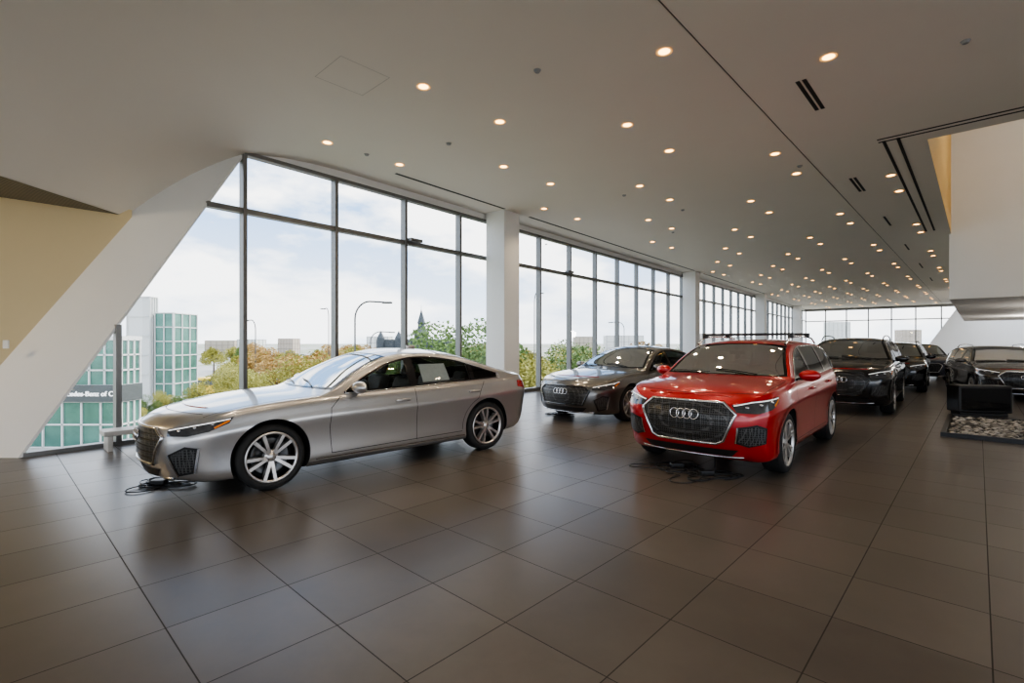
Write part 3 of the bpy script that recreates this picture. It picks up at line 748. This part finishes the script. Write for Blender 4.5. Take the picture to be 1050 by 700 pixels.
bwhite=mat('building_white',(.62,.62,.60),.7,noise=.05,nscale=.5); bgreen=mat('building_green_glass',(.10,.22,.18),.15,.3,noise=.5,nscale=.9); bdark=mat('building_dark',(.08,.09,.09),.5,noise=.2); btan=mat('building_tan',(.42,.36,.30),.8,noise=.1,nscale=.3)
def building(name,x0,x1,y,dep,ztop,body,grid=None,gm=None,nx=6,nz=6,z0=GZ):
    bm=bmesh.new(); bbox(bm,(x0,y,z0),(x1-x0,0,0),(0,dep,0),(0,0,ztop-z0))
    if gm is not None:
        for i in range(nx+1): 
            x=x0+(x1-x0)*i/nx; bbox(bm,(x-.06,y-.12,z0),(.12,0,0),(0,.15,0),(0,0,ztop-z0),1)
        for j in range(nz+1):
            z=z0+(ztop-z0)*j/nz; bbox(bm,(x0,y-.12,z-.06),(x1-x0,0,0),(0,.15,0),(0,0,.12),1); bbox(bm,(x1-.03,y,z-.06),(.15,0,0),(0,dep,0),(0,0,.12),1)
        for i in range(4):
            yy=y+dep*i/3; bbox(bm,(x1-.03,yy-.06,z0),(.15,0,0),(0,.12,0),(0,0,ztop-z0),1)
    return new_obj(name,bm,[body]+([gm] if gm else []))
building('office_building',-43.2,-41.0,60,4.4,5.0,bgreen,gm=bwhite,nx=2,nz=7)
building('stair_tower',-46.2,-43.5,59.5,1.2,6.9,bwhite,gm=bwhite,nx=1,nz=6)
D=empty('dealership_building')
for nm,args in (('upper_glass',(-44,-31.6,40,2,1.7,bgreen,None,bwhite,10,3,-2.0)),('fascia',(-44.3,-31.4,39.7,2.4,-1.95,bdark,None,None,1,1,-3.3)),('storefront',(-44,-31.6,40,2,-3.3,bgreen,None,bwhite,8,2,GZ)),('parapet',(-44.2,-31.5,39.8,2.4,2.0,bwhite,None,None,1,1,1.7))):
    o=building(nm,*args); o.parent=D
tx=bpy.data.curves.new('sign_text','FONT'); tx.body='Mercedes-Benz of C'; tx.size=.56; tx.extrude=.04
tx.materials.append(mat('sign_white',(.9,.9,.9),.5,emis=(1,1,1),es=.8,noise=.01)); to=bpy.data.objects.new('sign_text',tx); COL.objects.link(to); to.location=(-36.5,39.6,-2.82); to.rotation_euler=(math.pi/2,0,0); to.parent=D
for (px0,px1,y0,d,m) in ((210,240,349,320,btan),(243,262,348,280,bwhite),(590,612,345,300,btan),(285,300,347,340,btan),(376,398,345,290,bwhite),(622,660,344,330,bwhite),(715,740,342,400,btan),(742,770,345,420,bwhite),(850,872,330,700,bwhite),(925,945,338,600,btan)):
    zt_=1.55+(350-y0)*d/508; building('distant_building',(px0-525)/508*d,(px1-525)/508*d,d,12,zt_,m,gm=bdark,nx=5,nz=3)
bm=bmesh.new(); xb=(222-525)/508*75; cbox(bm,(xb,75,GZ+1.9),(6,2.4,2.4),bev=.2); cbox(bm,(xb,73.8,GZ+2.4),(5.2,.1,.7),mi=1)
for w in (-1.8,1.8): bmesh.ops.create_cone(bm,cap_ends=True,segments=16,radius1=.5,radius2=.5,depth=.3,matrix=Matrix.Translation((xb+w,73.9,GZ+.5))@Matrix.Rotation(math.pi/2,4,'X'))
new_obj('school_bus',bm,[mat('bus_yellow',(.75,.5,.05),.5,noise=.05),bdark,btan])
slate=mat('spire_slate',(.06,.07,.08),.6,noise=.2)
bm=bmesh.new(); d=110; xs_=(432-525)/508*d; zt_=1.55+34*d/508
def cone(x,z0,z1,r1,r2,n=8): bmesh.ops.create_cone(bm,cap_ends=True,segments=n,radius1=r1,radius2=r2,depth=z1-z0,matrix=Matrix.Translation((x,d,(z0+z1)/2)))
cone(xs_,GZ,zt_-5.4,1.6,1.6);cone(xs_,zt_-5.4,zt_-4.6,1.9,1.0);cone(xs_,zt_-4.6,zt_-3.4,.8,.75);cone(xs_,zt_-3.4,zt_-.3,.95,.06);cone(xs_,zt_-.5,zt_+.8,.06,.03)
for k in (-9,-5): cone(xs_+k,GZ,zt_-6.6,.9,.9);cone(xs_+k,zt_-6.6,zt_-5.0,.9,.05)
bbox(bm,(xs_-10,d,GZ),(18,0,0),(0,8,0),(0,0,zt_-6.9-GZ))
new_obj('church_spire',bm,[slate])
lampm=mat('lamp_pole_grey',(.12,.12,.12),.5,.5,noise=.1)
def slamp(px,d,ytop,sgn=1,L=2.4):
    z=1.55+(350-ytop)*d/508; x=(px-525)/508*d; e=empty('street_lamp',(x,d,GZ)); h=z-GZ
    pts=[V((0,0,0)),V((0,0,h-1.2))]+[V((sgn*L*.5*(1-math.cos(a)) ,0,h-1.2+1.2*math.sin(a))) for a in [math.pi/2*k/8 for k in range(1,9)]]+[V((sgn*L,0,h-.05))]
    tube('pole',pts,.06,lampm,e)
    b=bmesh.new(); cbox(b,(sgn*(L+.2),0,h-.08),(.7,.3,.14),bev=.05); new_obj('lamp_head',b,[lampm],False,e)
slamp(364,34,309,1,2.0); slamp(262,60,328,-1,1.0); slamp(380,60,340,1,2.4); slamp(337,70,316,-1,.6); slamp(548,60,300,1,.6); slamp(640,80,330,-1,2)
# ------------------------------------------------------------------ WORLD
w=bpy.data.worlds.new('World'); SC.world=w; w.use_nodes=True; nt=w.node_tree; bg=nt.nodes['Background']
N=nt.nodes.new; Lk=nt.links.new
tc=N('ShaderNodeTexCoord'); mp=N('ShaderNodeMapping'); mp.inputs['Scale'].default_value=(1,1,2.6)
n=N('ShaderNodeTexNoise'); n.inputs['Scale'].default_value=3.2; n.inputs['Detail'].default_value=8; n.inputs['Roughness'].default_value=.55
r=N('ShaderNodeValToRGB'); r.color_ramp.elements[0].position=.44; r.color_ramp.elements[0].color=(.20,.36,.62,1); r.color_ramp.elements[1].position=.56; r.color_ramp.elements[1].color=(1.0,1.0,1.0,1)
Lk(tc.outputs['Generated'],mp.inputs[0]); Lk(mp.outputs[0],n.inputs['Vector']); Lk(n.outputs[0],r.inputs[0])
sx=N('ShaderNodeSeparateXYZ'); Lk(tc.outputs['Generated'],sx.inputs[0])
mr=N('ShaderNodeMapRange'); mr.inputs[1].default_value=0; mr.inputs[2].default_value=.25; mr.inputs[3].default_value=.7; mr.inputs[4].default_value=0.05; Lk(sx.outputs['Z'],mr.inputs[0])
mx=N('ShaderNodeMix'); mx.data_type='RGBA'; mx.inputs['B'].default_value=(.88,.90,.92,1); Lk(mr.outputs[0],mx.inputs['Factor']); Lk(r.outputs[0],mx.inputs['A'])
Lk(mx.outputs['Result'],bg.inputs['Color']); bg.inputs['Strength'].default_value=3.2
sun=bpy.data.lights.new('sun','SUN'); sun.energy=5; sun.angle=.1; sun.color=(1,.95,.85); so=bpy.data.objects.new('sun',sun); so.rotation_euler=(math.radians(50),0,math.radians(-60+180)); COL.objects.link(so)
# ------------------------------------------------------------------ CAMERA
cam=bpy.data.cameras.new('camera'); co=bpy.data.objects.new('camera',cam); COL.objects.link(co)
co.location=(0,0,1.55); co.rotation_euler=(math.pi/2,0,0); cam.lens=508/1050*36; cam.sensor_width=36; cam.clip_end=4000
SC.camera=co
SC.view_settings.view_transform='AgX'
try: SC.view_settings.look='AgX - Medium High Contrast'
except Exception as ex: print(ex)
SC.view_settings.exposure=0.15
